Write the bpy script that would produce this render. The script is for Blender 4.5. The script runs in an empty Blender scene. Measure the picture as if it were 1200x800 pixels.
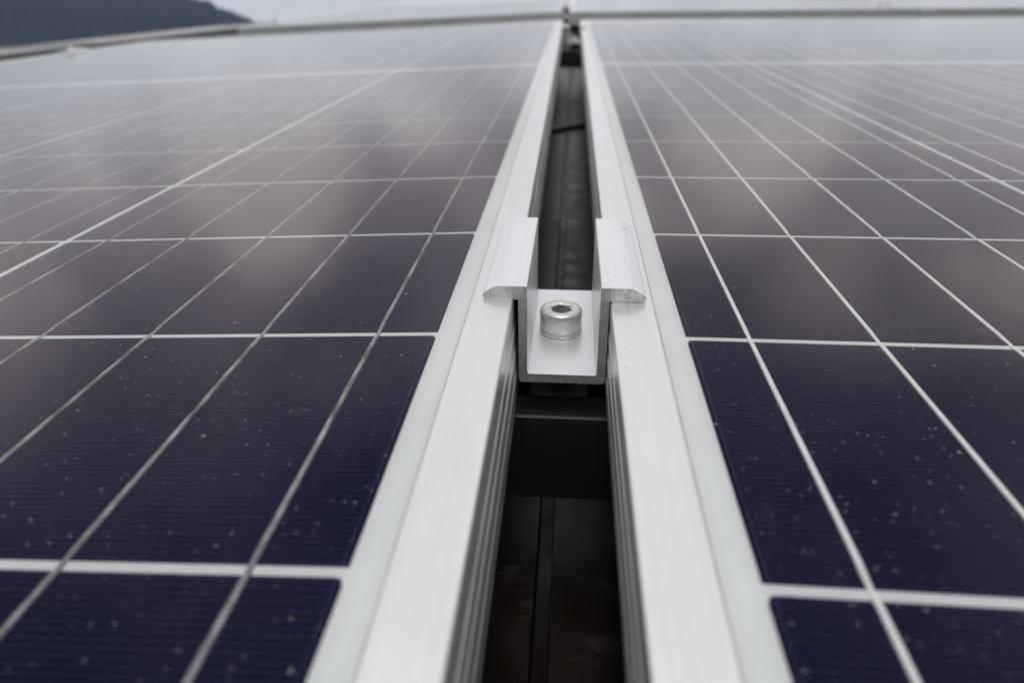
import bpy, bmesh, math, random
from mathutils import Matrix, Vector, noise as mnoise
random.seed(7)
S = bpy.context.scene
COL = S.collection
MM = 0.001
R = math.radians

# ------------------------------------------------------------------ roof frame
# Everything on the roof is laid out in "roof space" (x across, y up the slope,
# z off the panel glass); ROOF turns that into world space (12 degree pitch).
ROOF = Matrix.Translation((0, 0, 4.2)) @ Matrix.Rotation(R(12), 4, 'X')

# ------------------------------------------------------------------ camera
F_PX, PITCH, ROLL, YAW = 798.2, 0.48467, -0.01252, -0.08901
cp, sp = math.cos(PITCH), math.sin(PITCH)
fw = Vector((math.sin(YAW) * cp, math.cos(YAW) * cp, -sp))
r0 = Vector((math.cos(YAW), -math.sin(YAW), 0))
u0 = r0.cross(fw)
rt = math.cos(ROLL) * r0 + math.sin(ROLL) * u0
up = -math.sin(ROLL) * r0 + math.cos(ROLL) * u0
cm = Matrix((rt, up, -fw)).transposed().to_4x4()
cm.translation = Vector((1.097, -75.114, 79.388)) * MM
cam_d = bpy.data.cameras.new('camera')
cam = bpy.data.objects.new('camera', cam_d)
COL.objects.link(cam)
cam.matrix_world = ROOF @ cm
cam_d.sensor_width = 36
cam_d.lens = F_PX / 1200 * 36
cam_d.clip_start = 0.005
cam_d.clip_end = 20000
cam_d.dof.use_dof = True
cam_d.dof.focus_distance = 0.196
cam_d.dof.aperture_fstop = 10.8
cam_d.dof.aperture_blades = 7
S.camera = cam
S.render.resolution_x, S.render.resolution_y = 1024, 682

# ------------------------------------------------------------------ world, sun
SUN_EL, SUN_AZ = R(74), R(170)          # azimuth clockwise from +Y
w = bpy.data.worlds.new('World')
S.world = w
w.use_nodes = True
nt = w.node_tree
nt.nodes.clear()
N = nt.nodes.new
L = nt.links.new
out = N('ShaderNodeOutputWorld')
bg = N('ShaderNodeBackground')
bg.inputs['Strength'].default_value = 0.1
sky = N('ShaderNodeTexSky')
sky.sky_type = 'NISHITA'
sky.sun_disc = False
sky.sun_elevation = SUN_EL
sky.sun_rotation = SUN_AZ
tc = N('ShaderNodeTexCoord')
mp = N('ShaderNodeMapping')
mp.inputs['Scale'].default_value = (1, 1, 1.9)
mp.inputs['Location'].default_value = (1.4, 0.15, 0.6)
n1 = N('ShaderNodeTexNoise')
n1.inputs['Scale'].default_value = 4.6
n1.inputs['Detail'].default_value = 6
n1.inputs['Roughness'].default_value = 0.52
n1.inputs['Distortion'].default_value = 0.5
cr = N('ShaderNodeValToRGB')
cr.color_ramp.elements[0].position = 0.40
cr.color_ramp.elements[0].color = (3.7, 3.65, 3.65, 1)
cr.color_ramp.elements[1].position = 0.60
cr.color_ramp.elements[1].color = (8.6, 8.5, 8.4, 1)
mx = N('ShaderNodeMix')
mx.data_type = 'RGBA'
mx.inputs['Factor'].default_value = 0.93
L(tc.outputs['Generated'], mp.inputs['Vector'])
L(mp.outputs['Vector'], n1.inputs['Vector'])
L(n1.outputs['Fac'], cr.inputs['Fac'])
L(sky.outputs['Color'], mx.inputs['A'])
# the cloud deck closes up and pales towards the horizon all round
sz = N('ShaderNodeSeparateXYZ')
L(tc.outputs['Generated'], sz.inputs[0])
mr = N('ShaderNodeMapRange')
mr.interpolation_type = 'SMOOTHSTEP'
mr.inputs[1].default_value, mr.inputs[2].default_value = 0.10, 0.52
mr.inputs[3].default_value, mr.inputs[4].default_value = 0.85, 0.0
L(sz.outputs['Z'], mr.inputs[0])
mh = N('ShaderNodeMix')
mh.data_type = 'RGBA'
mh.inputs['B'].default_value = (5.3, 5.3, 5.3, 1)
L(mr.outputs[0], mh.inputs['Factor'])
L(cr.outputs['Color'], mh.inputs['A'])
L(mh.outputs['Result'], mx.inputs['B'])
L(mx.outputs['Result'], bg.inputs['Color'])
L(bg.outputs['Background'], out.inputs['Surface'])

sun_d = bpy.data.lights.new('sun', 'SUN')
sun_d.energy = 0.55
sun_d.angle = R(25)
sun_d.color = (1, 0.96, 0.9)
sun = bpy.data.objects.new('sun', sun_d)
COL.objects.link(sun)
sd = Vector((math.sin(SUN_AZ) * math.cos(SUN_EL), math.cos(SUN_AZ) * math.cos(SUN_EL), math.sin(SUN_EL)))
sun.rotation_euler = sd.to_track_quat('Z', 'Y').to_euler()
sun.location = (0, 0, 20)

vs = S.view_settings
vs.view_transform = 'Standard'
vs.look = 'None'
vs.exposure = 0.58
vs.gamma = 1.0
vs.use_curve_mapping = False

# ------------------------------------------------------------------ materials
def new_mat(name):
    m = bpy.data.materials.new(name)
    m.use_nodes = True
    t = m.node_tree
    b = t.nodes['Principled BSDF']
    return m, t, b

def node(t, kind, **kw):
    n = t.nodes.new(kind)
    for k, v in kw.items():
        if hasattr(n, k):
            setattr(n, k, v)
        else:
            n.inputs[k].default_value = v
    return n

def math_n(t, op, a, b=None, c=None):
    n = t.nodes.new('ShaderNodeMath')
    n.operation = op
    for i, v in enumerate((a, b, c)):
        if v is None:
            continue
        if hasattr(v, 'is_output'):
            t.links.new(v, n.inputs[i])
        else:
            n.inputs[i].default_value = v
    return n.outputs[0]

def noise_n(t, vec, scale, detail=3, rough=0.5):
    n = node(t, 'ShaderNodeTexNoise')
    n.inputs['Scale'].default_value = scale
    n.inputs['Detail'].default_value = detail
    n.inputs['Roughness'].default_value = rough
    if vec is not None:
        t.links.new(vec, n.inputs['Vector'])
    return n.outputs['Fac']

def obj_vec(t, scale=(1, 1, 1)):
    tc = node(t, 'ShaderNodeTexCoord')
    m = node(t, 'ShaderNodeMapping')
    m.inputs['Scale'].default_value = scale
    t.links.new(tc.outputs['Object'], m.inputs['Vector'])
    return m.outputs['Vector']

def ramp(t, fac, stops):
    n = t.nodes.new('ShaderNodeValToRGB')
    e = n.color_ramp.elements
    while len(e) < len(stops):
        e.new(0.5)
    for el, (p, c) in zip(e, stops):
        el.position = p
        el.color = (*c, 1)
    t.links.new(fac, n.inputs['Fac'])
    return n.outputs['Color']

def remap(t, v, a, b, c, d):
    n = t.nodes.new('ShaderNodeMapRange')
    n.inputs[1].default_value, n.inputs[2].default_value = a, b
    n.inputs[3].default_value, n.inputs[4].default_value = c, d
    t.links.new(v, n.inputs[0])
    return n.outputs[0]

def bump(t, b, height, strength, dist):
    n = t.nodes.new('ShaderNodeBump')
    n.inputs['Strength'].default_value = strength
    n.inputs['Distance'].default_value = dist
    t.links.new(height, n.inputs['Height'])
    t.links.new(n.outputs['Normal'], b.inputs['Normal'])

def alu(name, col, rough, metal, stretch=(1, 1, 1), bs=0.12, var=0.06, fine=900, scuff=None):
    """anodised / extruded aluminium: drawing lines, water stains, stray specks of dirt"""
    m, t, b = new_mat(name)
    v = obj_vec(t, stretch)
    ov = obj_vec(t)
    f = noise_n(t, v, fine, 2)
    g = noise_n(t, ov, 14, 5, 0.6)
    lo = tuple(c * (1 - var) for c in col)
    hi = tuple(min(1, c * (1 + var)) for c in col)
    c1 = ramp(t, math_n(t, 'ADD', math_n(t, 'MULTIPLY', g, 0.6), math_n(t, 'MULTIPLY', f, 0.4)), [(0.3, lo), (0.7, hi)])
    vo = node(t, 'ShaderNodeTexVoronoi')
    vo.voronoi_dimensions = '2D'
    vo.inputs['Scale'].default_value = 75
    t.links.new(ov, vo.inputs['Vector'])
    sc = node(t, 'ShaderNodeSeparateColor')
    t.links.new(vo.outputs['Color'], sc.inputs['Color'])
    dirt = math_n(t, 'MULTIPLY', math_n(t, 'LESS_THAN', sc.outputs[0], 0.22),
                  remap(t, math_n(t, 'DIVIDE', vo.outputs['Distance'], math_n(t, 'MULTIPLY_ADD', sc.outputs[1], 0.025, 0.012)), 1.0, 0.5, 0, 0.45))
    if scuff:
        dv = node(t, 'ShaderNodeVectorMath', operation='DISTANCE')
        t.links.new(ov, dv.inputs[0])
        dv.inputs[1].default_value = [q * MM for q in scuff]
        near = remap(t, dv.outputs['Value'], 0.0022, 0.0012, 0, 1)
        sn = remap(t, noise_n(t, ov, 900, 2), 0.55, 0.62, 0, 0.7)
        dirt = math_n(t, 'MAXIMUM', dirt, math_n(t, 'MULTIPLY', near, sn))
    mx = node(t, 'ShaderNodeMix', data_type='RGBA')
    t.links.new(dirt, mx.inputs['Factor'])
    t.links.new(c1, mx.inputs['A'])
    mx.inputs['B'].default_value = (0.16, 0.14, 0.12, 1)
    t.links.new(mx.outputs['Result'], b.inputs['Base Color'])
    b.inputs['Metallic'].default_value = metal
    st = noise_n(t, obj_vec(t, (1, 0.35, 1)), 55, 5, 0.65)
    t.links.new(math_n(t, 'ADD', remap(t, f, 0.3, 0.7, rough - 0.05, rough + 0.05), remap(t, st, 0.35, 0.7, -0.05, 0.09)), b.inputs['Roughness'])
    bump(t, b, f, bs, 0.0001)
    return m

M = {}
M['frame'] = alu('anodised_frame', (0.80, 0.81, 0.80), 0.31, 0.78, (1, 0.02, 1), 0.15, 0.04)
M['frame_x'] = alu('anodised_frame_short', (0.78, 0.79, 0.77), 0.42, 0.55, (0.02, 1, 1), 0.10, 0.02)
M['clamp'] = alu('clamp_extrusion', (0.84, 0.85, 0.86), 0.33, 0.7, (1, 0.015, 1), 0.3, 0.05, 1500, (19.9, 53, 4.4))
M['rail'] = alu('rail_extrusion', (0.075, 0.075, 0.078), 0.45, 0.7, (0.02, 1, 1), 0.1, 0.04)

# saw cut end of the clamp
m, t, b = new_mat('saw_cut_aluminium')
v = obj_vec(t, (1, 1, 0.25))
f = noise_n(t, v, 1400, 4, 0.7)
g = noise_n(t, obj_vec(t), 220, 4, 0.6)
fg = math_n(t, 'ADD', math_n(t, 'MULTIPLY', f, 0.55), math_n(t, 'MULTIPLY', g, 0.45))
t.links.new(ramp(t, fg, [(0.35, (0.42, 0.425, 0.42)), (0.68, (0.84, 0.845, 0.835))]), b.inputs['Base Color'])
b.inputs['Metallic'].default_value = 0.75
b.inputs['Roughness'].default_value = 0.5
bump(t, b, fg, 0.5, 0.0002)
M['cut'] = m

m, t, b = new_mat('stainless_bolt')
f = noise_n(t, obj_vec(t, (1, 1, 3)), 700, 3)
t.links.new(ramp(t, noise_n(t, obj_vec(t), 260, 4, 0.6), [(0.3, (0.58, 0.56, 0.53)), (0.7, (0.76, 0.74, 0.71))]), b.inputs['Base Color'])
b.inputs['Metallic'].default_value = 1
t.links.new(remap(t, f, 0.3, 0.7, 0.26, 0.4), b.inputs['Roughness'])
bump(t, b, f, 0.15, 0.0001)
M['bolt'] = m

m, t, b = new_mat('nut_steel')
t.links.new(ramp(t, noise_n(t, obj_vec(t), 200), [(0.3, (0.10, 0.10, 0.10)), (0.7, (0.22, 0.22, 0.22))]), b.inputs['Base Color'])
b.inputs['Metallic'].default_value = 0.8
b.inputs['Roughness'].default_value = 0.5
M['nut'] = m

m, t, b = new_mat('grey_sealant')
t.links.new(ramp(t, noise_n(t, obj_vec(t), 120, 4), [(0.3, (0.22, 0.22, 0.21)), (0.7, (0.42, 0.42, 0.41))]), b.inputs['Base Color'])
b.inputs['Roughness'].default_value = 0.7
M['seal'] = m

m, t, b = new_mat('white_backsheet')
t.links.new(ramp(t, noise_n(t, obj_vec(t), 40, 3), [(0.3, (0.76, 0.78, 0.79)), (0.7, (0.80, 0.82, 0.83))]), b.inputs['Base Color'])
b.inputs['Roughness'].default_value = 0.6
M['back'] = m

# silicon cell: indigo, printed silver fingers, laser dot rows, edge line
CW, CH = 156.75, 78.4
m, t, b = new_mat('silicon_cell')
tcn = node(t, 'ShaderNodeTexCoord')
sx = node(t, 'ShaderNodeSeparateXYZ')
t.links.new(tcn.outputs['Object'], sx.inputs[0])
X, Y = sx.outputs[0], sx.outputs[1]
fy = math_n(t, 'ABSOLUTE', math_n(t, 'SUBTRACT', math_n(t, 'FRACT', math_n(t, 'MULTIPLY_ADD', Y, 1 / 0.00142, 100.5)), 0.5))
finger = remap(t, fy, 0.17, 0.06, 0, 1)
ax = math_n(t, 'ABSOLUTE', X)
ex = math_n(t, 'ABSOLUTE', math_n(t, 'SUBTRACT', ax, (CW / 2 - 1.1) * MM))
edge = remap(t, ex, 0.00018, 0.00008, 0, 0.35)
inside = math_n(t, 'LESS_THAN', ax, (CW / 2 - 1.1) * MM)
finger = math_n(t, 'MULTIPLY', finger, inside)
# dotted rows at 1/3 and 2/3 between the busbars
px_ = math_n(t, 'FRACT', math_n(t, 'MULTIPLY_ADD', X, 3 / 0.03135, 100.0))
dx = math_n(t, 'ABSOLUTE', math_n(t, 'SUBTRACT', px_, 0.5))
py_ = math_n(t, 'ABSOLUTE', math_n(t, 'SUBTRACT', math_n(t, 'FRACT', math_n(t, 'MULTIPLY_ADD', Y, 1 / 0.0034, 50.0)), 0.5))
dots = math_n(t, 'MULTIPLY', remap(t, dx, 0.022, 0.010, 0, 1), math_n(t, 'LESS_THAN', py_, 0.20))
dn = noise_n(t, tcn.outputs['Object'], 160, 2)
dots = math_n(t, 'MULTIPLY', dots, remap(t, dn, 0.46, 0.66, 0.0, 0.28))
silver = math_n(t, 'MAXIMUM', math_n(t, 'MULTIPLY', finger, 0.17), math_n(t, 'MAXIMUM', edge, dots))
oi = node(t, 'ShaderNodeObjectInfo')
base = ramp(t, oi.outputs['Random'], [(0.0, (0.0013, 0.0030, 0.034)), (0.5, (0.0016, 0.0032, 0.039)), (1.0, (0.0024, 0.0031, 0.027))])
mxc = node(t, 'ShaderNodeMix', data_type='RGBA')
t.links.new(silver, mxc.inputs['Factor'])
t.links.new(base, mxc.inputs['A'])
mxc.inputs['B'].default_value = (0.12, 0.12, 0.20, 1)
t.links.new(mxc.outputs['Result'], b.inputs['Base Color'])
b.inputs['Roughness'].default_value = 0.6
b.inputs['Specular IOR Level'].default_value = 0.05
M['cell'] = m

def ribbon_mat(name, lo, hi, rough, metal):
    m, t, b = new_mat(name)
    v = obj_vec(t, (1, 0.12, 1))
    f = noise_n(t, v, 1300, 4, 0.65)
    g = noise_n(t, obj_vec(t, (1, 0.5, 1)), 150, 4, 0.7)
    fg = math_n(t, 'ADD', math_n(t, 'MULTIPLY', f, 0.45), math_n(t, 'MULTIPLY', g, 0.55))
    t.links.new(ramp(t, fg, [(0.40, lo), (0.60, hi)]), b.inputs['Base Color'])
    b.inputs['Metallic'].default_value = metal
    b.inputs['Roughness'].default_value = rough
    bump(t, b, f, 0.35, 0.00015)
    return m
M['ribbon_dim_refl'] = ribbon_mat('tinned_ribbon_dim_reflection', (0.20, 0.20, 0.205), (0.72, 0.72, 0.74), 0.40, 0.5)  # left panel: dim reflection of the dark hill side painted into the tin colour
M['ribbon_bright_refl'] = ribbon_mat('tinned_ribbon_bright_reflection', (0.86, 0.865, 0.87), (0.98, 0.98, 0.985), 0.42, 0.1)  # right panel: same tin, bright sky reflection painted into its colour

# cover glass: clear sheet, Fresnel reflection, matt solar-glass texture, dust
m = bpy.data.materials.new('solar_glass')
m.use_nodes = True
t = m.node_tree
t.nodes.clear()
o = node(t, 'ShaderNodeOutputMaterial')
tr = node(t, 'ShaderNodeBsdfTransparent')
tr.inputs['Color'].default_value = (0.97, 0.975, 0.98, 1)
gl = node(t, 'ShaderNodeBsdfAnisotropic') if False else node(t, 'ShaderNodeBsdfGlossy')
gl.inputs['Roughness'].default_value = 0.10
df = node(t, 'ShaderNodeBsdfDiffuse')
df.inputs['Color'].default_value = (0.62, 0.61, 0.60, 1)
fr = node(t, 'ShaderNodeFresnel')
fr.inputs['IOR'].default_value = 1.5
tcn = node(t, 'ShaderNodeTexCoord')
ov = tcn.outputs['Object']
mxa = node(t, 'ShaderNodeMixShader')
mxb = node(t, 'ShaderNodeMixShader')
bp = node(t, 'ShaderNodeBump')
bp.inputs['Strength'].default_value = 0.05
bp.inputs['Distance'].default_value = 0.0004
t.links.new(noise_n(t, ov, 1300, 3, 0.6), bp.inputs['Height'])
t.links.new(bp.outputs['Normal'], gl.inputs['Normal'])
def specks(scale, r_lo, r_hi, prob):
    vo = node(t, 'ShaderNodeTexVoronoi')
    vo.voronoi_dimensions = '2D'
    vo.inputs['Scale'].default_value = scale
    wv = node(t, 'ShaderNodeMapping')
    t.links.new(ov, wv.inputs['Vector'])
    nn = node(t, 'ShaderNodeTexNoise')
    nn.inputs['Scale'].default_value = scale * 4
    t.links.new(ov, nn.inputs['Vector'])
    mv = node(t, 'ShaderNodeMix', data_type='VECTOR')
    mv.inputs['Factor'].default_value = 0.0009 if scale < 200 else 0.0004
    t.links.new(wv.outputs['Vector'], mv.inputs['A'])
    t.links.new(nn.outputs['Color'], mv.inputs['B'])
    t.links.new(mv.outputs['Result'], vo.inputs['Vector'])
    sc = node(t, 'ShaderNodeSeparateColor')
    t.links.new(vo.outputs['Color'], sc.inputs['Color'])
    on = math_n(t, 'LESS_THAN', sc.outputs[0], prob)
    rad = math_n(t, 'MULTIPLY_ADD', sc.outputs[1], r_hi - r_lo, r_lo)
    q = math_n(t, 'DIVIDE', vo.outputs['Distance'], rad)
    s = remap(t, q, 1.0, 0.4, 0, 1)
    amp = math_n(t, 'MULTIPLY_ADD', math_n(t, 'POWER', sc.outputs[2], 1.8), 0.30, 0.05)
    return math_n(t, 'MULTIPLY', math_n(t, 'MULTIPLY', s, on), amp)
d1 = specks(115, 0.02, 0.06, 0.85)
d2 = specks(330, 0.05, 0.12, 0.6)
film = remap(t, noise_n(t, ov, 26, 5, 0.65), 0.4, 0.75, 0.0003, 0.004)
stk = node(t, 'ShaderNodeMapping')
stk.inputs['Scale'].default_value = (1, 0.13, 1)
t.links.new(ov, stk.inputs['Vector'])
streak = remap(t, noise_n(t, stk.outputs['Vector'], 120, 4, 0.6), 0.55, 0.75, 0.0, 0.012)
film = math_n(t, 'ADD', film, streak)
dust = math_n(t, 'MAXIMUM', math_n(t, 'MAXIMUM', d1, math_n(t, 'MULTIPLY', d2, 0.8)), film)
L2 = t.links.new
arf = remap(t, fr.outputs['Fac'], 0.045, 0.20, 0.13, 1.0)
ar = math_n(t, 'MULTIPLY', fr.outputs['Fac'], arf)      # anti-reflection coating
film_c = node(t, 'ShaderNodeMix', data_type='RGBA')    # its purple-brown tint fades at grazing angles
film_c.inputs['A'].default_value = (1.0, 0.86, 0.83, 1)
film_c.inputs['B'].default_value = (1.0, 1.0, 1.0, 1)
L2(remap(t, fr.outputs['Fac'], 0.2, 0.65, 0, 1), film_c.inputs['Factor'])
L2(film_c.outputs['Result'], gl.inputs['Color'])
L2(ar, mxa.inputs['Fac'])
L2(tr.outputs[0], mxa.inputs[1])
L2(gl.outputs[0], mxa.inputs[2])
L2(dust, mxb.inputs['Fac'])
L2(mxa.outputs[0], mxb.inputs[1])
L2(df.outputs[0], mxb.inputs[2])
L2(mxb.outputs[0], o.inputs['Surface'])
M['glass'] = m

m, t, b = new_mat('brown_roof_sheet')
g = noise_n(t, obj_vec(t), 7, 5, 0.6)
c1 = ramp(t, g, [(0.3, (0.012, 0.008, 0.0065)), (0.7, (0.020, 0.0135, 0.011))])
sm = remap(t, noise_n(t, obj_vec(t, (1, 1.6, 1)), 48, 5, 0.7), 0.56, 0.72, 0, 0.35)
mx = node(t, 'ShaderNodeMix', data_type='RGBA')
t.links.new(sm, mx.inputs['Factor'])
t.links.new(c1, mx.inputs['A'])
mx.inputs['B'].default_value = (0.16, 0.14, 0.125, 1)
t.links.new(mx.outputs['Result'], b.inputs['Base Color'])
t.links.new(remap(t, noise_n(t, obj_vec(t), 60, 4), 0.3, 0.7, 0.26, 0.48), b.inputs['Roughness'])
b.inputs['Specular IOR Level'].default_value = 0.3
M['roof'] = m
m, t, b = new_mat('verge_flashing')
g = noise_n(t, obj_vec(t), 5, 5, 0.6)
t.links.new(ramp(t, g, [(0.3, (0.15, 0.135, 0.13)), (0.7, (0.20, 0.185, 0.18))]), b.inputs['Base Color'])
b.inputs['Roughness'].default_value = 0.3
M['verge'] = m
m, t, b = new_mat('rendered_wall')
g = noise_n(t, obj_vec(t), 6, 6, 0.65)
t.links.new(ramp(t, g, [(0.3, (0.50, 0.47, 0.41)), (0.7, (0.60, 0.57, 0.50))]), b.inputs['Base Color'])
b.inputs['Roughness'].default_value = 0.9
M['wall'] = m
m, t, b = new_mat('black_cable')
t.links.new(ramp(t, noise_n(t, obj_vec(t), 300), [(0.3, (0.010, 0.010, 0.012)), (0.7, (0.02, 0.02, 0.024))]), b.inputs['Base Color'])
b.inputs['Roughness'].default_value = 0.45
M['cable'] = m
m, t, b = new_mat('meadow')
g = noise_n(t, obj_vec(t), 0.02, 8, 0.65)
t.links.new(ramp(t, g, [(0.3, (0.045, 0.060, 0.025)), (0.7, (0.085, 0.095, 0.045))]), b.inputs['Base Color'])
b.inputs['Roughness'].default_value = 0.95
M['meadow'] = m
m, t, b = new_mat('forest_floor')
g = noise_n(t, obj_vec(t), 0.01, 8, 0.7)
t.links.new(ramp(t, g, [(0.3, (0.017, 0.023, 0.025)), (0.7, (0.030, 0.035, 0.034))]), b.inputs['Base Color'])
b.inputs['Roughness'].default_value = 0.95
M['hill'] = m
m, t, b = new_mat('spruce_needles')
g = noise_n(t, obj_vec(t), 0.012, 6, 0.65)
t.links.new(ramp(t, g, [(0.3, (0.019, 0.026, 0.030)), (0.7, (0.036, 0.042, 0.042))]), b.inputs['Base Color'])
b.inputs['Roughness'].default_value = 0.9
M['spruce'] = m

# ------------------------------------------------------------------ mesh helpers
def mesh(name, verts, faces, mat, mats=None, fmat=None, smooth=False):
    me = bpy.data.meshes.new(name)
    me.from_pydata([Vector(v) * MM for v in verts], [], faces)
    for x in (mats or [mat]):
        me.materials.append(x)
    if fmat:
        me.polygons.foreach_set('material_index', fmat)
    if smooth:
        me.polygons.foreach_set('use_smooth', [True] * len(me.polygons))
    me.validate()
    bm = bmesh.new()
    bm.from_mesh(me)
    bmesh.ops.recalc_face_normals(bm, faces=bm.faces)
    bm.to_mesh(me)
    bm.free()
    return me

def put(name, me, parent=None, loc=(0, 0, 0)):
    o = bpy.data.objects.new(name, me)
    COL.objects.link(o)
    o.parent = parent
    o.location = Vector(loc) * MM
    return o

def thing(name, label, cat, mat, group=None, me=None):
    o = bpy.data.objects.new(name, me)
    COL.objects.link(o)
    o.matrix_world = mat
    o['label'] = label
    o['category'] = cat
    if group:
        o['group'] = group
    return o

def prism(profile, y0, y1):
    """closed (a, z) profile extruded along y -> verts, faces (ends n-gons last)"""
    n = len(profile)
    v = [(a, y0, z) for a, z in profile] + [(a, y1, z) for a, z in profile]
    f = [(i, (i + 1) % n, n + (i + 1) % n, n + i) for i in range(n)]
    f += [tuple(range(n)), tuple(range(2 * n - 1, n - 1, -1))]
    return v, f

def box(x0, x1, y0, y1, z0, z1):
    return prism([(x0, z0), (x1, z0), (x1, z1), (x0, z1)], y0, y1)

def lathe(profile, seg=40, center=(0, 0)):
    v, f = [], []
    for r, z in profile:
        for k in range(seg):
            a = 2 * math.pi * k / seg
            v.append((center[0] + r * math.cos(a), center[1] + r * math.sin(a), z))
    for i in range(len(profile) - 1):
        for k in range(seg):
            k2 = (k + 1) % seg
            f.append((i * seg + k, i * seg + k2, (i + 1) * seg + k2, (i + 1) * seg + k))
    return v, f

def tube(pts, r, seg=10):
    v, f = [], []
    for i, p in enumerate(pts):
        a = Vector(pts[max(0, i - 1)])
        c = Vector(pts[min(len(pts) - 1, i + 1)])
        d = (c - a).normalized()
        s = d.cross(Vector((0, 0, 1))).normalized()
        u = s.cross(d)
        for k in range(seg):
            an = 2 * math.pi * k / seg
            v.append(tuple(Vector(p) + r * (math.cos(an) * s + math.sin(an) * u)))
    for i in range(len(pts) - 1):
        for k in range(seg):
            k2 = (k + 1) % seg
            f.append((i * seg + k, i * seg + k2, (i + 1) * seg + k2, (i + 1) * seg + k))
    f += [tuple(range(seg)), tuple(range(len(v) - 1, len(v) - seg - 1, -1))]
    return v, f

# ------------------------------------------------------------------ setting: planes
TILT = 0.03698                      # the roof falls away to the left of the gap
def bend(x, z):
    return z + (TILT * (x + 31.46) if x < -31.46 else 0.0)

# ------------------------------------------------------------------ building + roof
bld = thing('building', 'building with a dark brown trapezoidal metal roof under the solar panels', 'building', ROOF)
P = 207.0
def roof_sheet(x0, nrib, y0, y1):
    prof = []
    for k in range(nrib):
        a = x0 + k * P
        prof += [(a, -102), (a + 28.2, -102), (a + 28.7, -116), (a + 33.7, -116), (a + 34.2, -102), (a + 62, -102), (a + 83, -68), (a + 123, -68), (a + 144, -102)]
    prof.append((x0 + nrib * P, -102))
    top = [(a, bend(a, z)) for a, z in prof]
    bot = [(a, z - 1.2) for a, z in reversed(top)]
    return prism(top + bot, y0, y1)
RX0 = -36.0 - 10 * P
for k in range(6):
    v, f = roof_sheet(RX0 + k * 4 * P + (0.6 if k else 0), 4, -900, 4300)
    put('roof_sheet', mesh('roof_sheet', v, f, M['roof']), bld)
# gable verge cap on the left
def bent_prism(pts, y0, y1):
    return prism([(x, bend(x, z)) for x, z in pts], y0, y1)
for k in range(3):
    a, c = -950 + k * 1770, -950 + (k + 1) * 1770 - 2
    v, f = bent_prism([(-1800, -102), (-1800, -27), (-1808, -24), (-2200, -26), (-2206, -30), (-2206, -260), (-2203, -260), (-2203, -106)], a, c)
    vc = put('verge_flashing', mesh('verge_flashing', [(x, y, z - 0.008 * y + 4) for x, y, z in v], f, M['verge']), bld)
    v, f = bent_prism([(-1796, -98), (-1796, -24), (-1805, -20), (-2203, -22), (-2210, -27), (-2210, -230), (-2207, -230), (-2203, -98)], c - 60, c)
    put('joint_strap', mesh('joint_strap', [(x, y, z - 0.008 * y + 4) for x, y, z in v], f, M['verge']), vc)
# plain walls below (in roof space, leaning back to vertical)
inv = ROOF.inverted()
def wall_world(x0, x1, y0, y1, z1):
    v, f = box(x0 * 1000, x1 * 1000, y0 * 1000, y1 * 1000, 0, z1 * 1000)
    v = [tuple((inv @ (Vector(q) * MM)) / MM) for q in v]
    put('wall', mesh('wall', v, f, M['wall']), bld)
wall_world(-2.1, 3.0, -0.75, -0.55, 3.82)
wall_world(-2.1, 3.0, 3.7, 3.9, 4.72)
wall_world(-2.1, -1.9, -0.545, 3.695, 3.82)
wall_world(2.8, 3.0, -0.545, 3.695, 3.92)

# ------------------------------------------------------------------ solar panel
CG, RG, MG = 3.0, 2.2, 16.0
MARG, LIP = 6.8, 11.6
EDGE = MARG + LIP                     # first cell edge to outside of frame
NC, NR = 6, 22
W = NC * CW + (NC - 1) * CG + 2 * EDGE
HALF = 11 * CH + 10 * RG
ENDM = 8.0 + LIP
LEN = 2 * HALF + MG + 2 * ENDM
ZB = -35.0                            # underside of frame below the glass

PROF = [(0.8, ZB), (0.8, -26), (0.0, -25.5), (0.0, -22.6), (0.25, -22.2), (0.25, -18.4), (0.0, -18.0), (0.0, -15.2),
        (0.25, -14.8), (0.25, -11.4), (0.0, -11.0), (0.0, -8.4), (0.25, -8.0), (0.25, -4.4), (0.0, -3.6), (0.0, 0.7), (0.15, 1.15),
        (0.5, 1.42), (1.0, 1.5), (10.7, 1.5), (11.25, 1.36), (11.55, 1.0), (11.6, 0.6), (11.6, -3.6), (2.4, -3.8), (2.4, ZB + 1.6),
        (25, ZB + 1.6), (25, ZB)]
def frame_rail(length):
    """mitred rail along y, outer face at x=0, body towards +x"""
    n = len(PROF)
    h = length / 2
    v = [(s, -h + s, z) for s, z in PROF] + [(s, h - s, z) for s, z in PROF]
    f = [(i, (i + 1) % n, n + (i + 1) % n, n + i) for i in range(n)]
    f += [tuple(range(n)), tuple(range(2 * n - 1, n - 1, -1))]
    return v, f
me_long = mesh('frame_rail_long', *frame_rail(LEN), M['frame'])
# grey sealant bead between lip and glass
sx, sy, sb = W / 2 - LIP, LEN / 2 - LIP, 0.45
def ring(q, z):
    return [(-sx + q, -sy + q, z), (sx - q, -sy + q, z), (sx - q, sy - q, z), (-sx + q, sy - q, z)]
v = ring(-0.05, 0.62) + ring(sb * 0.5, 0.4) + ring(sb, 0.02)
f = [(r * 4 + k, r * 4 + (k + 1) % 4, r * 4 + 4 + (k + 1) % 4, r * 4 + 4 + k) for r in range(2) for k in range(4)]
me_seal = mesh('sealant_bead', v, f, M['seal'])
me_short = mesh('frame_rail_short', *frame_rail(W), M['frame'])
gx, gy = W / 2 - 3.0, LEN / 2 - 3.0
me_back = mesh('backsheet', *box(-gx, gx, -gy, gy, -3.0, -0.75), M['back'])
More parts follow.
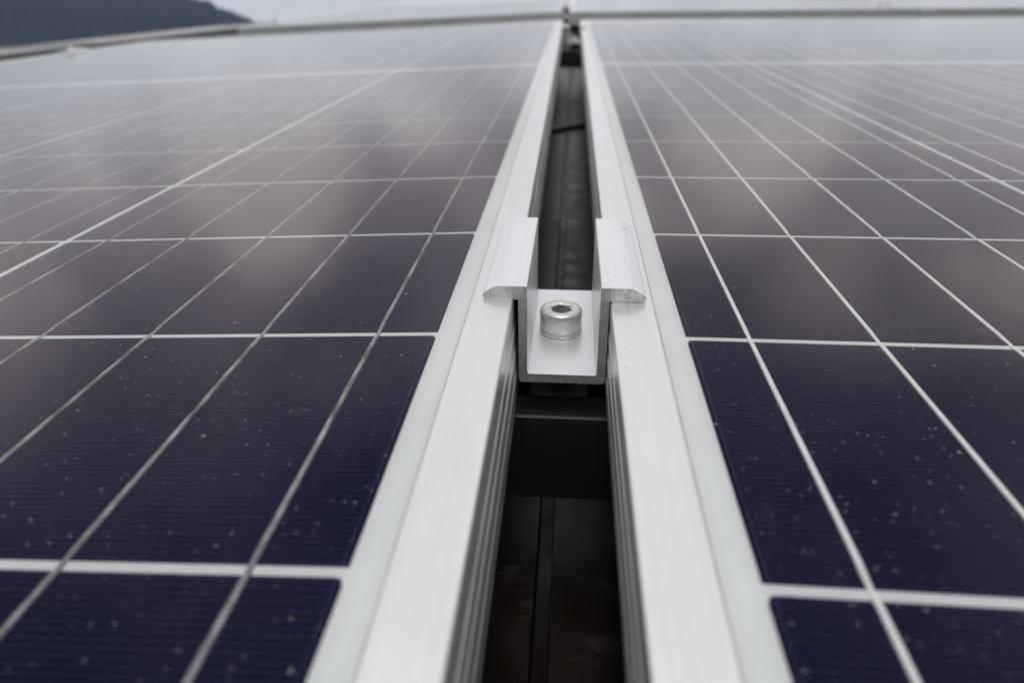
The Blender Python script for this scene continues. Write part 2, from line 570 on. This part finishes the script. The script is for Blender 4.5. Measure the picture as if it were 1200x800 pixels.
# glass sheet: top face and edges, laminated onto the cells below
v = [(-gx, -gy, 0), (gx, -gy, 0), (gx, gy, 0), (-gx, gy, 0), (-gx, -gy, -0.7), (gx, -gy, -0.7), (gx, gy, -0.7), (-gx, gy, -0.7)]
f = [(0, 1, 2, 3), (0, 4, 5, 1), (1, 5, 6, 2), (2, 6, 7, 3), (3, 7, 4, 0)]
me_glass = mesh('cover_glass', v, f, M['glass'])
me_glass.flip_normals() if me_glass.polygons[0].normal.z < 0 else None
# half cell with its two clipped far corners
a, c, k1 = CW / 2, CH / 2, 1.6
prof = [(-a, -c), (a, -c), (a, c - k1), (a - 0.35 * k1, c - 0.5 * k1 + 0.6), (a - k1, c), (-a + k1, c), (-a + 0.35 * k1, c - 0.5 * k1 + 0.6), (-a, c - k1)]
n = len(prof)
v = [(x, y, -0.72) for x, y in prof] + [(x, y, -0.55) for x, y in prof]
f = [tuple(range(n - 1, -1, -1)), tuple(range(n, 2 * n))] + [(i, (i + 1) % n, n + (i + 1) % n, n + i) for i in range(n)]
me_cell = mesh('half_cell', v, f, M['cell'])
me_cell_src = (v, f)

def row_y(i):                        # centre of row i from the panel's middle
    if i < 11:
        return -MG / 2 - HALF + CH / 2 + i * (CH + RG)
    return MG / 2 + CH / 2 + (i - 11) * (CH + RG)
def col_x(j):
    return -W / 2 + EDGE + CW / 2 + j * (CW + CG)

def ribbon_mesh(name, mat, half):
    """flat tinned wire over eleven cells, dipping at each cell gap"""
    rows = range(0, 11) if half == 0 else range(11, 22)
    st = []
    for i in rows:
        y = row_y(i)
        st += [(y - CH / 2 - 0.3, -0.50), (y - CH / 2 + 1.0, -0.47), (y - CH / 2 + 5.5, -0.22), (y + CH / 2 - 1.2, -0.22), (y + CH / 2 + 0.4, -0.40)]
    v, f = [], []
    for q, (y, z) in enumerate(st):
        dx = 0.05 * math.sin(q * 1.7)
        v += [(-0.62 + dx, y, z - 0.2), (-0.44 + dx, y, z), (0.44 + dx, y, z), (0.62 + dx, y, z - 0.2)]
    for q in range(len(st) - 1):
        for k in range(3):
            f.append((q * 4 + k, q * 4 + k + 1, q * 4 + k + 5, q * 4 + k + 4))
    return mesh(name, v, f, mat)

def cells_joined():
    v, f = [], []
    cv, cf = me_cell_src
    for i in range(NR):
        for j in range(NC):
            o = len(v)
            v += [(x + col_x(j), y + row_y(i), z) for x, y, z in cv]
            f += [tuple(q + o for q in ff) for ff in cf]
    return mesh('cells_joined', v, f, M['cell'])
me_cells = cells_joined()

def panel(label, mat, ribbon, group=None, detail=True):
    root = thing('solar_panel', label, 'solar panel', mat @ Matrix.Translation((0, 0, ZB * MM)), group)
    dz = -ZB
    o = put('frame_rail', me_long, root, (-W / 2, 0, dz))
    o = put('frame_rail', me_long, root, (W / 2, 0, dz)); o.rotation_euler.z = math.pi
    o = put('frame_rail', me_short, root, (0, -LEN / 2, dz)); o.rotation_euler.z = math.pi / 2
    o = put('frame_rail', me_short, root, (0, LEN / 2, dz)); o.rotation_euler.z = -math.pi / 2
    put('backsheet', me_back, root, (0, 0, dz))
    put('cover_glass', me_glass, root, (0, 0, dz))
    put('sealant_bead', me_seal, root, (0, 0, dz))
    if detail:
        for i in range(NR):
            for j in range(NC):
                put('cell', me_cell, root, (col_x(j), row_y(i), dz))
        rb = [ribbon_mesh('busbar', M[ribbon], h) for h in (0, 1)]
        for j in range(NC):
            for k in range(5):
                for h in (0, 1):
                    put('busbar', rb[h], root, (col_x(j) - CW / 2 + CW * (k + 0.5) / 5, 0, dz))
    else:
        o = put('cell_field', me_cells, root, (0, 0, dz))
        o['kind'] = 'stuff'
    return root

GH = 31.46                            # half distance between the facing cell edges
YC = 724.3 + MG / 2                     # panel middle, from the second row gap
RIGHT = ROOF @ Matrix.Translation(((GH - EDGE + W / 2) * MM, YC * MM, 0))
tl = Matrix.Translation((-GH * MM, -1.29 * MM, 0)) @ Matrix.Rotation(-math.atan(TILT), 4, 'Y') @ Matrix.Rotation(0.00784, 4, 'Z')
LEFT = ROOF @ tl @ Matrix.Translation(((EDGE - W / 2) * MM, YC * MM, 0))
panel('solar panel whose outer edge faces the brown verge, cell wires painted with a dim reflection', LEFT, 'ribbon_dim_refl', 'solar panels in the row beside the bolted clamp')
panel('solar panel with cell wires painted with a bright reflection, right of the gap with the bolted clamp', RIGHT, 'ribbon_bright_refl', 'solar panels in the row beside the bolted clamp')

# next row up the slope
NY = 2150.0 + LEN / 2
NGX = -30.0
R1 = ROOF @ Matrix.Translation(((NGX + 13 + W / 2) * MM, NY * MM, 0))
R2 = ROOF @ Matrix.Translation(((NGX + 13 + W + 26 + W / 2) * MM, NY * MM, 0))
tl2 = Matrix.Translation(((NGX - 13) * MM, 0, 0.0005)) @ Matrix.Rotation(-math.atan(TILT), 4, 'Y')
L1 = ROOF @ tl2 @ Matrix.Translation((-W / 2 * MM, NY * MM, 0))
grp = 'solar panels in the row farther up the slope'
panel('farther up the slope, solar panel at the row end beside the brown verge', L1, None, grp, False)
panel('farther up the slope, solar panel between two other panels of its row', R1, None, grp, False)
panel('farther up the slope, solar panel at the row end away from the brown verge', R2, None, grp, False)

# ------------------------------------------------------------------ mounting rails
def rail(label, y, x0, x1, group):
    """slotted channel across the slope; front face at y"""
    zt, zb = -36.0, -67.0
    prof = [(0, zb), (40, zb), (40, zt - 0.6), (39.4, zt), (27, zt), (27, zt - 2.5), (37, zt - 2.5), (37, zb + 2.5), (3, zb + 2.5),
            (3, zt - 2.5), (11.5, zt - 2.5), (11.5, zt), (0.6, zt), (0, zt - 0.6)]
    xs = [x0, -31.46, x1]
    n = len(prof)
    v = []
    for x in xs:
        v += [(x, y + a, bend(x, z)) for a, z in prof]
    f = []
    for s in range(2):
        f += [(s * n + i, s * n + (i + 1) % n, (s + 1) * n + (i + 1) % n, (s + 1) * n + i) for i in range(n)]
    f += [tuple(range(n)), tuple(range(3 * n - 1, 2 * n - 1, -1))]
    return thing('mounting_rail', label, 'rail', ROOF, group, mesh('mounting_rail', v, f, M['rail']))
rails = 'rails carrying the solar panels'
Y_CL, Y_CF = 97.0, 1333.0
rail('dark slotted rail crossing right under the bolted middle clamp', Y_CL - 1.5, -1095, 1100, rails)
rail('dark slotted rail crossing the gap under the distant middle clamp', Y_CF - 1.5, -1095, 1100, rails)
rail('slotted rail under the lower edge of the row farther up the slope', 2450, -1120, 2110, rails)
rail('slotted rail under the upper edge of the row farther up the slope', 3690, -1120, 2110, rails)

# ------------------------------------------------------------------ clamps
CL = 62.0                             # clamp length along the gap
ZF = 1.55                             # clamp wings rest on the frame tops
def wing(s):
    return [(12.6, ZF), (21.4, ZF + 0.05), (22.1, ZF + 0.3), (22.5, ZF + 0.9), (22.4, ZF + 1.6), (21.8, ZF + 2.2), (19.4, ZF + 3.6), (18.6, ZF + 3.92), (17.9, ZF + 4.0), (10.6, ZF + 4.0), (10.25, ZF + 3.85), (10.1, ZF + 3.5)]
right = [(11.6, -24.9), (12.3, -24.6), (12.6, -23.9)] + wing(1) + [(10.1, -21.6), (9.8, -22.1)]
prof = right + [(-x, z) for x, z in reversed(right)]
v, f = prism(prof, 0, CL)
fm = [0] * (len(f) - 2) + [1, 1]
me_br = mesh('clamp_bracket', v, f, None, [M['clamp'], M['cut']], fm)

# socket head bolt (48 segment rings, hexagon socket)
SEG = 48
def hexr(a, flat):
    a = (a + math.pi / 6) % (math.pi / 3) - math.pi / 6
    return flat / math.cos(a)
rings = [[6.45, 0.0], [6.6, 0.12], [6.6, 1.35], [6.45, 1.5], [6.38, 1.62], [6.5, 1.8], [6.52, 6.9], [6.42, 7.35], [6.15, 7.7], [5.7, 7.93], [5.2, 8.0], [3.85, 8.0], [3.55, 7.85]]
rings = [[r * 1.05, z] for r, z in rings]
v, f = [], []
for r, z in rings:
    v += [(r * math.cos(2 * math.pi * k / SEG), r * math.sin(2 * math.pi * k / SEG), z) for k in range(SEG)]
for z in (7.6, 3.6):
    v += [(hexr(2 * math.pi * k / SEG, 3.02) * math.cos(2 * math.pi * k / SEG), hexr(2 * math.pi * k / SEG, 3.02) * math.sin(2 * math.pi * k / SEG), z) for k in range(SEG)]
nr = len(rings) + 2
for i in range(nr - 1):
    for k in range(SEG):
        k2 = (k + 1) % SEG
        f.append((i * SEG + k, i * SEG + k2, (i + 1) * SEG + k2, (i + 1) * SEG + k))
f.append(tuple((nr - 1) * SEG + k for k in range(SEG)))
f.append(tuple(range(SEG - 1, -1, -1)))
me_bolt = mesh('socket_bolt', v, f, M['bolt'])
for p in me_bolt.polygons:
    i = p.index // SEG
    p.use_smooth = i < len(rings) - 1
v, f = lathe([(0.01, -3.0), (3.9, -3.0), (3.9, -40), (0.01, -40)], 20)
me_shaft = mesh('bolt_shaft', v, f, M['nut'])
v, f = box(-9, 9, -6.9, 6.9, -7, 0)
v2, f2 = box(-9, 9, -14.5, 14.5, -14, -7.01)
me_nut = mesh('channel_nut', v + v2, f + [tuple(i + len(v) for i in q) for q in f2], M['nut'])

def mid_clamp(label, x, y, group, dz=0.0):
    root = thing('mid_clamp', label, 'clamp', ROOF @ Matrix.Translation((x * MM, y * MM, (dz - 24.9) * MM)), group)
    put('bracket', me_br, root, (0, 0, 24.9))
    bo = put('bolt', me_bolt, root, (-0.9, 29.0, 24.9 - 22.05))
    bo.rotation_euler.z = R(11)
    put('shaft', me_shaft, bo, (0, 0, 0))
    put('channel_nut', me_nut, root, (-0.9, 17.7, 24.9 - 35.0))
    return root
cg = 'middle clamps in the panel gaps'
mid_clamp('silver hat-shaped clamp with a socket bolt, standing sharp over the dark gap', 0.2, Y_CL, cg)
mid_clamp('small distant clamp over the far end of the dark gap, past the cable', 0.2, Y_CF, cg)
mid_clamp('clamp in the gap between the verge-side panels of the row up the slope', NGX, 2450, cg)
mid_clamp('clamp in the gap farther from the verge in the row up the slope', NGX + W + 26, 2450, cg)

# end clamps on the outer edge of the left panel
ep = [(0, -35), (2.6, -35), (2.6, 1.6), (-9, 1.6), (-9.6, 2.0), (-9.6, 3.2), (-8.8, 4.6), (14, 4.6), (14, -35), (17, -35), (17, 7.2), (16.4, 8), (0.5, 8), (0, 7.4)]
ep = [(1.0, -35.2), (1.0, 1.55), (-9, 1.55), (-9.6, 2.0), (-9.6, 3.4), (-8.6, 4.6), (18, 4.6), (19, 4.0), (19, -35.2), (16.4, -35.2), (16.4, 2.0), (3.6, 2.0), (3.6, -35.2)]
me_end = mesh('end_clamp_bracket', *prism(ep, 0, CL), M['clamp'])
def end_clamp(label, y, panel_mat, group):
    mat = panel_mat @ Matrix.Translation((-W / 2 * MM, y * MM, -35.2 * MM)) @ Matrix.Rotation(math.pi, 4, 'Z')
    root = thing('end_clamp', label, 'clamp', mat, group)
    put('bracket', me_end, root, (0, 0, 35.2))
    bo = put('bolt', me_bolt, root, (10.0, 31, 35.2 + 4.6))
    return root
eg = 'end clamps along the verge side'
end_clamp('small silver end clamp with a bolt gripping the panel edge beside the brown verge', Y_CF - YC + CL, LEFT, eg)
end_clamp('end clamp with a bolt at the lower verge-side panel edge, over the near rail', Y_CL - YC + CL, LEFT, eg)
end_clamp('end clamp on the verge-side panel edge of the row up the slope', 2450 - NY + CL, L1, eg)

# ------------------------------------------------------------------ cable
pts = []
for q in range(41):
    u = q / 40
    x = -260 + 520 * u
    y = 604 + 0.95 * x + 18 * math.sin(u * 5)
    z = -44 + 3 * math.sin(u * 9) + (0.03 * min(0, x))
    pts.append((x, y, z))
cable_m = mesh('cable', *tube(pts, 3.8, 12), M['cable'], smooth=True)
thing('cable', 'thin black cable crossing slantwise through the dark gap', 'cable', ROOF, None, cable_m)

# ------------------------------------------------------------------ ground, hill, forest
def big(name, verts, faces, mat, kind, label=None, smooth=False):
    me = bpy.data.meshes.new(name)
    me.from_pydata(verts, [], faces)
    me.materials.append(mat)
    if smooth:
        me.polygons.foreach_set('use_smooth', [True] * len(me.polygons))
    o = bpy.data.objects.new(name, me)
    COL.objects.link(o)
    o['kind'] = kind
    if label:
        o['label'] = label
        o['category'] = name
    return o
g = 4000
big('ground', [(-g, -g, 0), (g, -g, 0), (g, g, 0), (-g, g, 0)], [(0, 1, 2, 3)], M['meadow'], 'structure')

# wooded ridge on the left: crest elevation by azimuth (degrees left of +Y)
CREST = [(-12, 1.5), (8, 3.0), (16, 5.5), (23, 7.8), (25.1, 8.5), (26.4, 8.8), (26.9, 9.1), (30.6, 9.35), (33.5, 9.35), (36.4, 9.25), (39.2, 9.0), (45, 8.2), (50, 7.2), (65, 5.5), (100, 4.5), (130, 4)]
def crest(az):
    for (a, e), (b_, e2) in zip(CREST, CREST[1:]):
        if a <= az <= b_:
            return e + (e2 - e) * (az - a) / (b_ - a)
    return 1.0
D = 2600.0
def hill_h(az, r):
    h = D * math.tan(R(crest(az)))
    u = (r - 900) / (D - 900)
    s = max(0, min(1, u))
    s = s * s * (3 - 2 * s) if u <= 1 else max(0.2, 1 - 0.5 * (u - 1) ** 2)
    x, y = -r * math.sin(R(az)), r * math.cos(R(az))
    nz = mnoise.noise((x / 260, y / 260, 0)) * 16 + mnoise.noise((x / 90, y / 90, 3)) * 6
    return (x, y, h * s + nz * s - 2 - 1.0 * (1 - s) * 4)
verts, faces = [], []
NA, NRr = 150, 40
for i in range(NA):
    for j in range(NRr):
        verts.append(hill_h(-12 + 142 * i / (NA - 1), 820 + 2300 * j / (NRr - 1)))
for i in range(NA - 1):
    for j in range(NRr - 1):
        q = i * NRr + j
        faces.append((q, q + 1, q + NRr + 1, q + NRr))
big('hill', verts, faces, M['hill'], 'structure', smooth=True)

verts, faces = [], []
rnd = random.Random(3)
for k in range(16000):
    az = rnd.uniform(14, 75) if k % 5 else rnd.uniform(22, 45)
    r = rnd.uniform(1500, 2680)
    x, y, z = hill_h(az, r)
    h = rnd.uniform(12, 24)
    rad = h * rnd.uniform(0.2, 0.34)
    o = len(verts)
    a0 = rnd.uniform(0, 6)
    for zz, rr in ((0.08, 1.0), (0.42, 0.55), (0.40, 0.78), (0.72, 0.32)):
        for s in range(6):
            an = a0 + s * math.pi / 3 + zz
            q = rr * rad * rnd.uniform(0.8, 1.15)
            verts.append((x + q * math.cos(an), y + q * math.sin(an), z + zz * h))
    verts.append((x, y, z + h))
    for lev in range(3):
        for s in range(6):
            s2 = (s + 1) % 6
            faces.append((o + lev * 6 + s, o + lev * 6 + s2, o + lev * 6 + 6 + s2, o + lev * 6 + 6 + s))
    for s in range(6):
        faces.append((o + 18 + s, o + 18 + (s + 1) % 6, o + 24))
fo = big('forest', verts, faces, M['spruce'], 'stuff', 'dark blue-green spruce forest covering the hillside')
fo['category'] = 'forest'

# ------------------------------------------------------------------ damp air
hx = bpy.data.materials.new('haze_air')
hx.use_nodes = True
ht = hx.node_tree
ht.nodes.clear()
ho = ht.nodes.new('ShaderNodeOutputMaterial')
hv = ht.nodes.new('ShaderNodeVolumePrincipled')
hv.inputs['Color'].default_value = (0.42, 0.62, 1.0, 1)
hv.inputs['Density'].default_value = 0.000095
ht.links.new(hv.outputs[0], ho.inputs['Volume'])
b0, b1 = 4020, 4020
hme = bpy.data.meshes.new('haze')
hvs = [(x, y, z) for z in (-8, 800) for x, y in ((-b0, -b1), (b0, -b1), (b0, b1), (-b0, b1))]
hme.from_pydata(hvs, [], [(3, 2, 1, 0), (4, 5, 6, 7), (0, 1, 5, 4), (1, 2, 6, 5), (2, 3, 7, 6), (3, 0, 4, 7)])
hme.materials.append(hx)
hz = bpy.data.objects.new('haze', hme)
COL.objects.link(hz)
hz['kind'] = 'stuff'
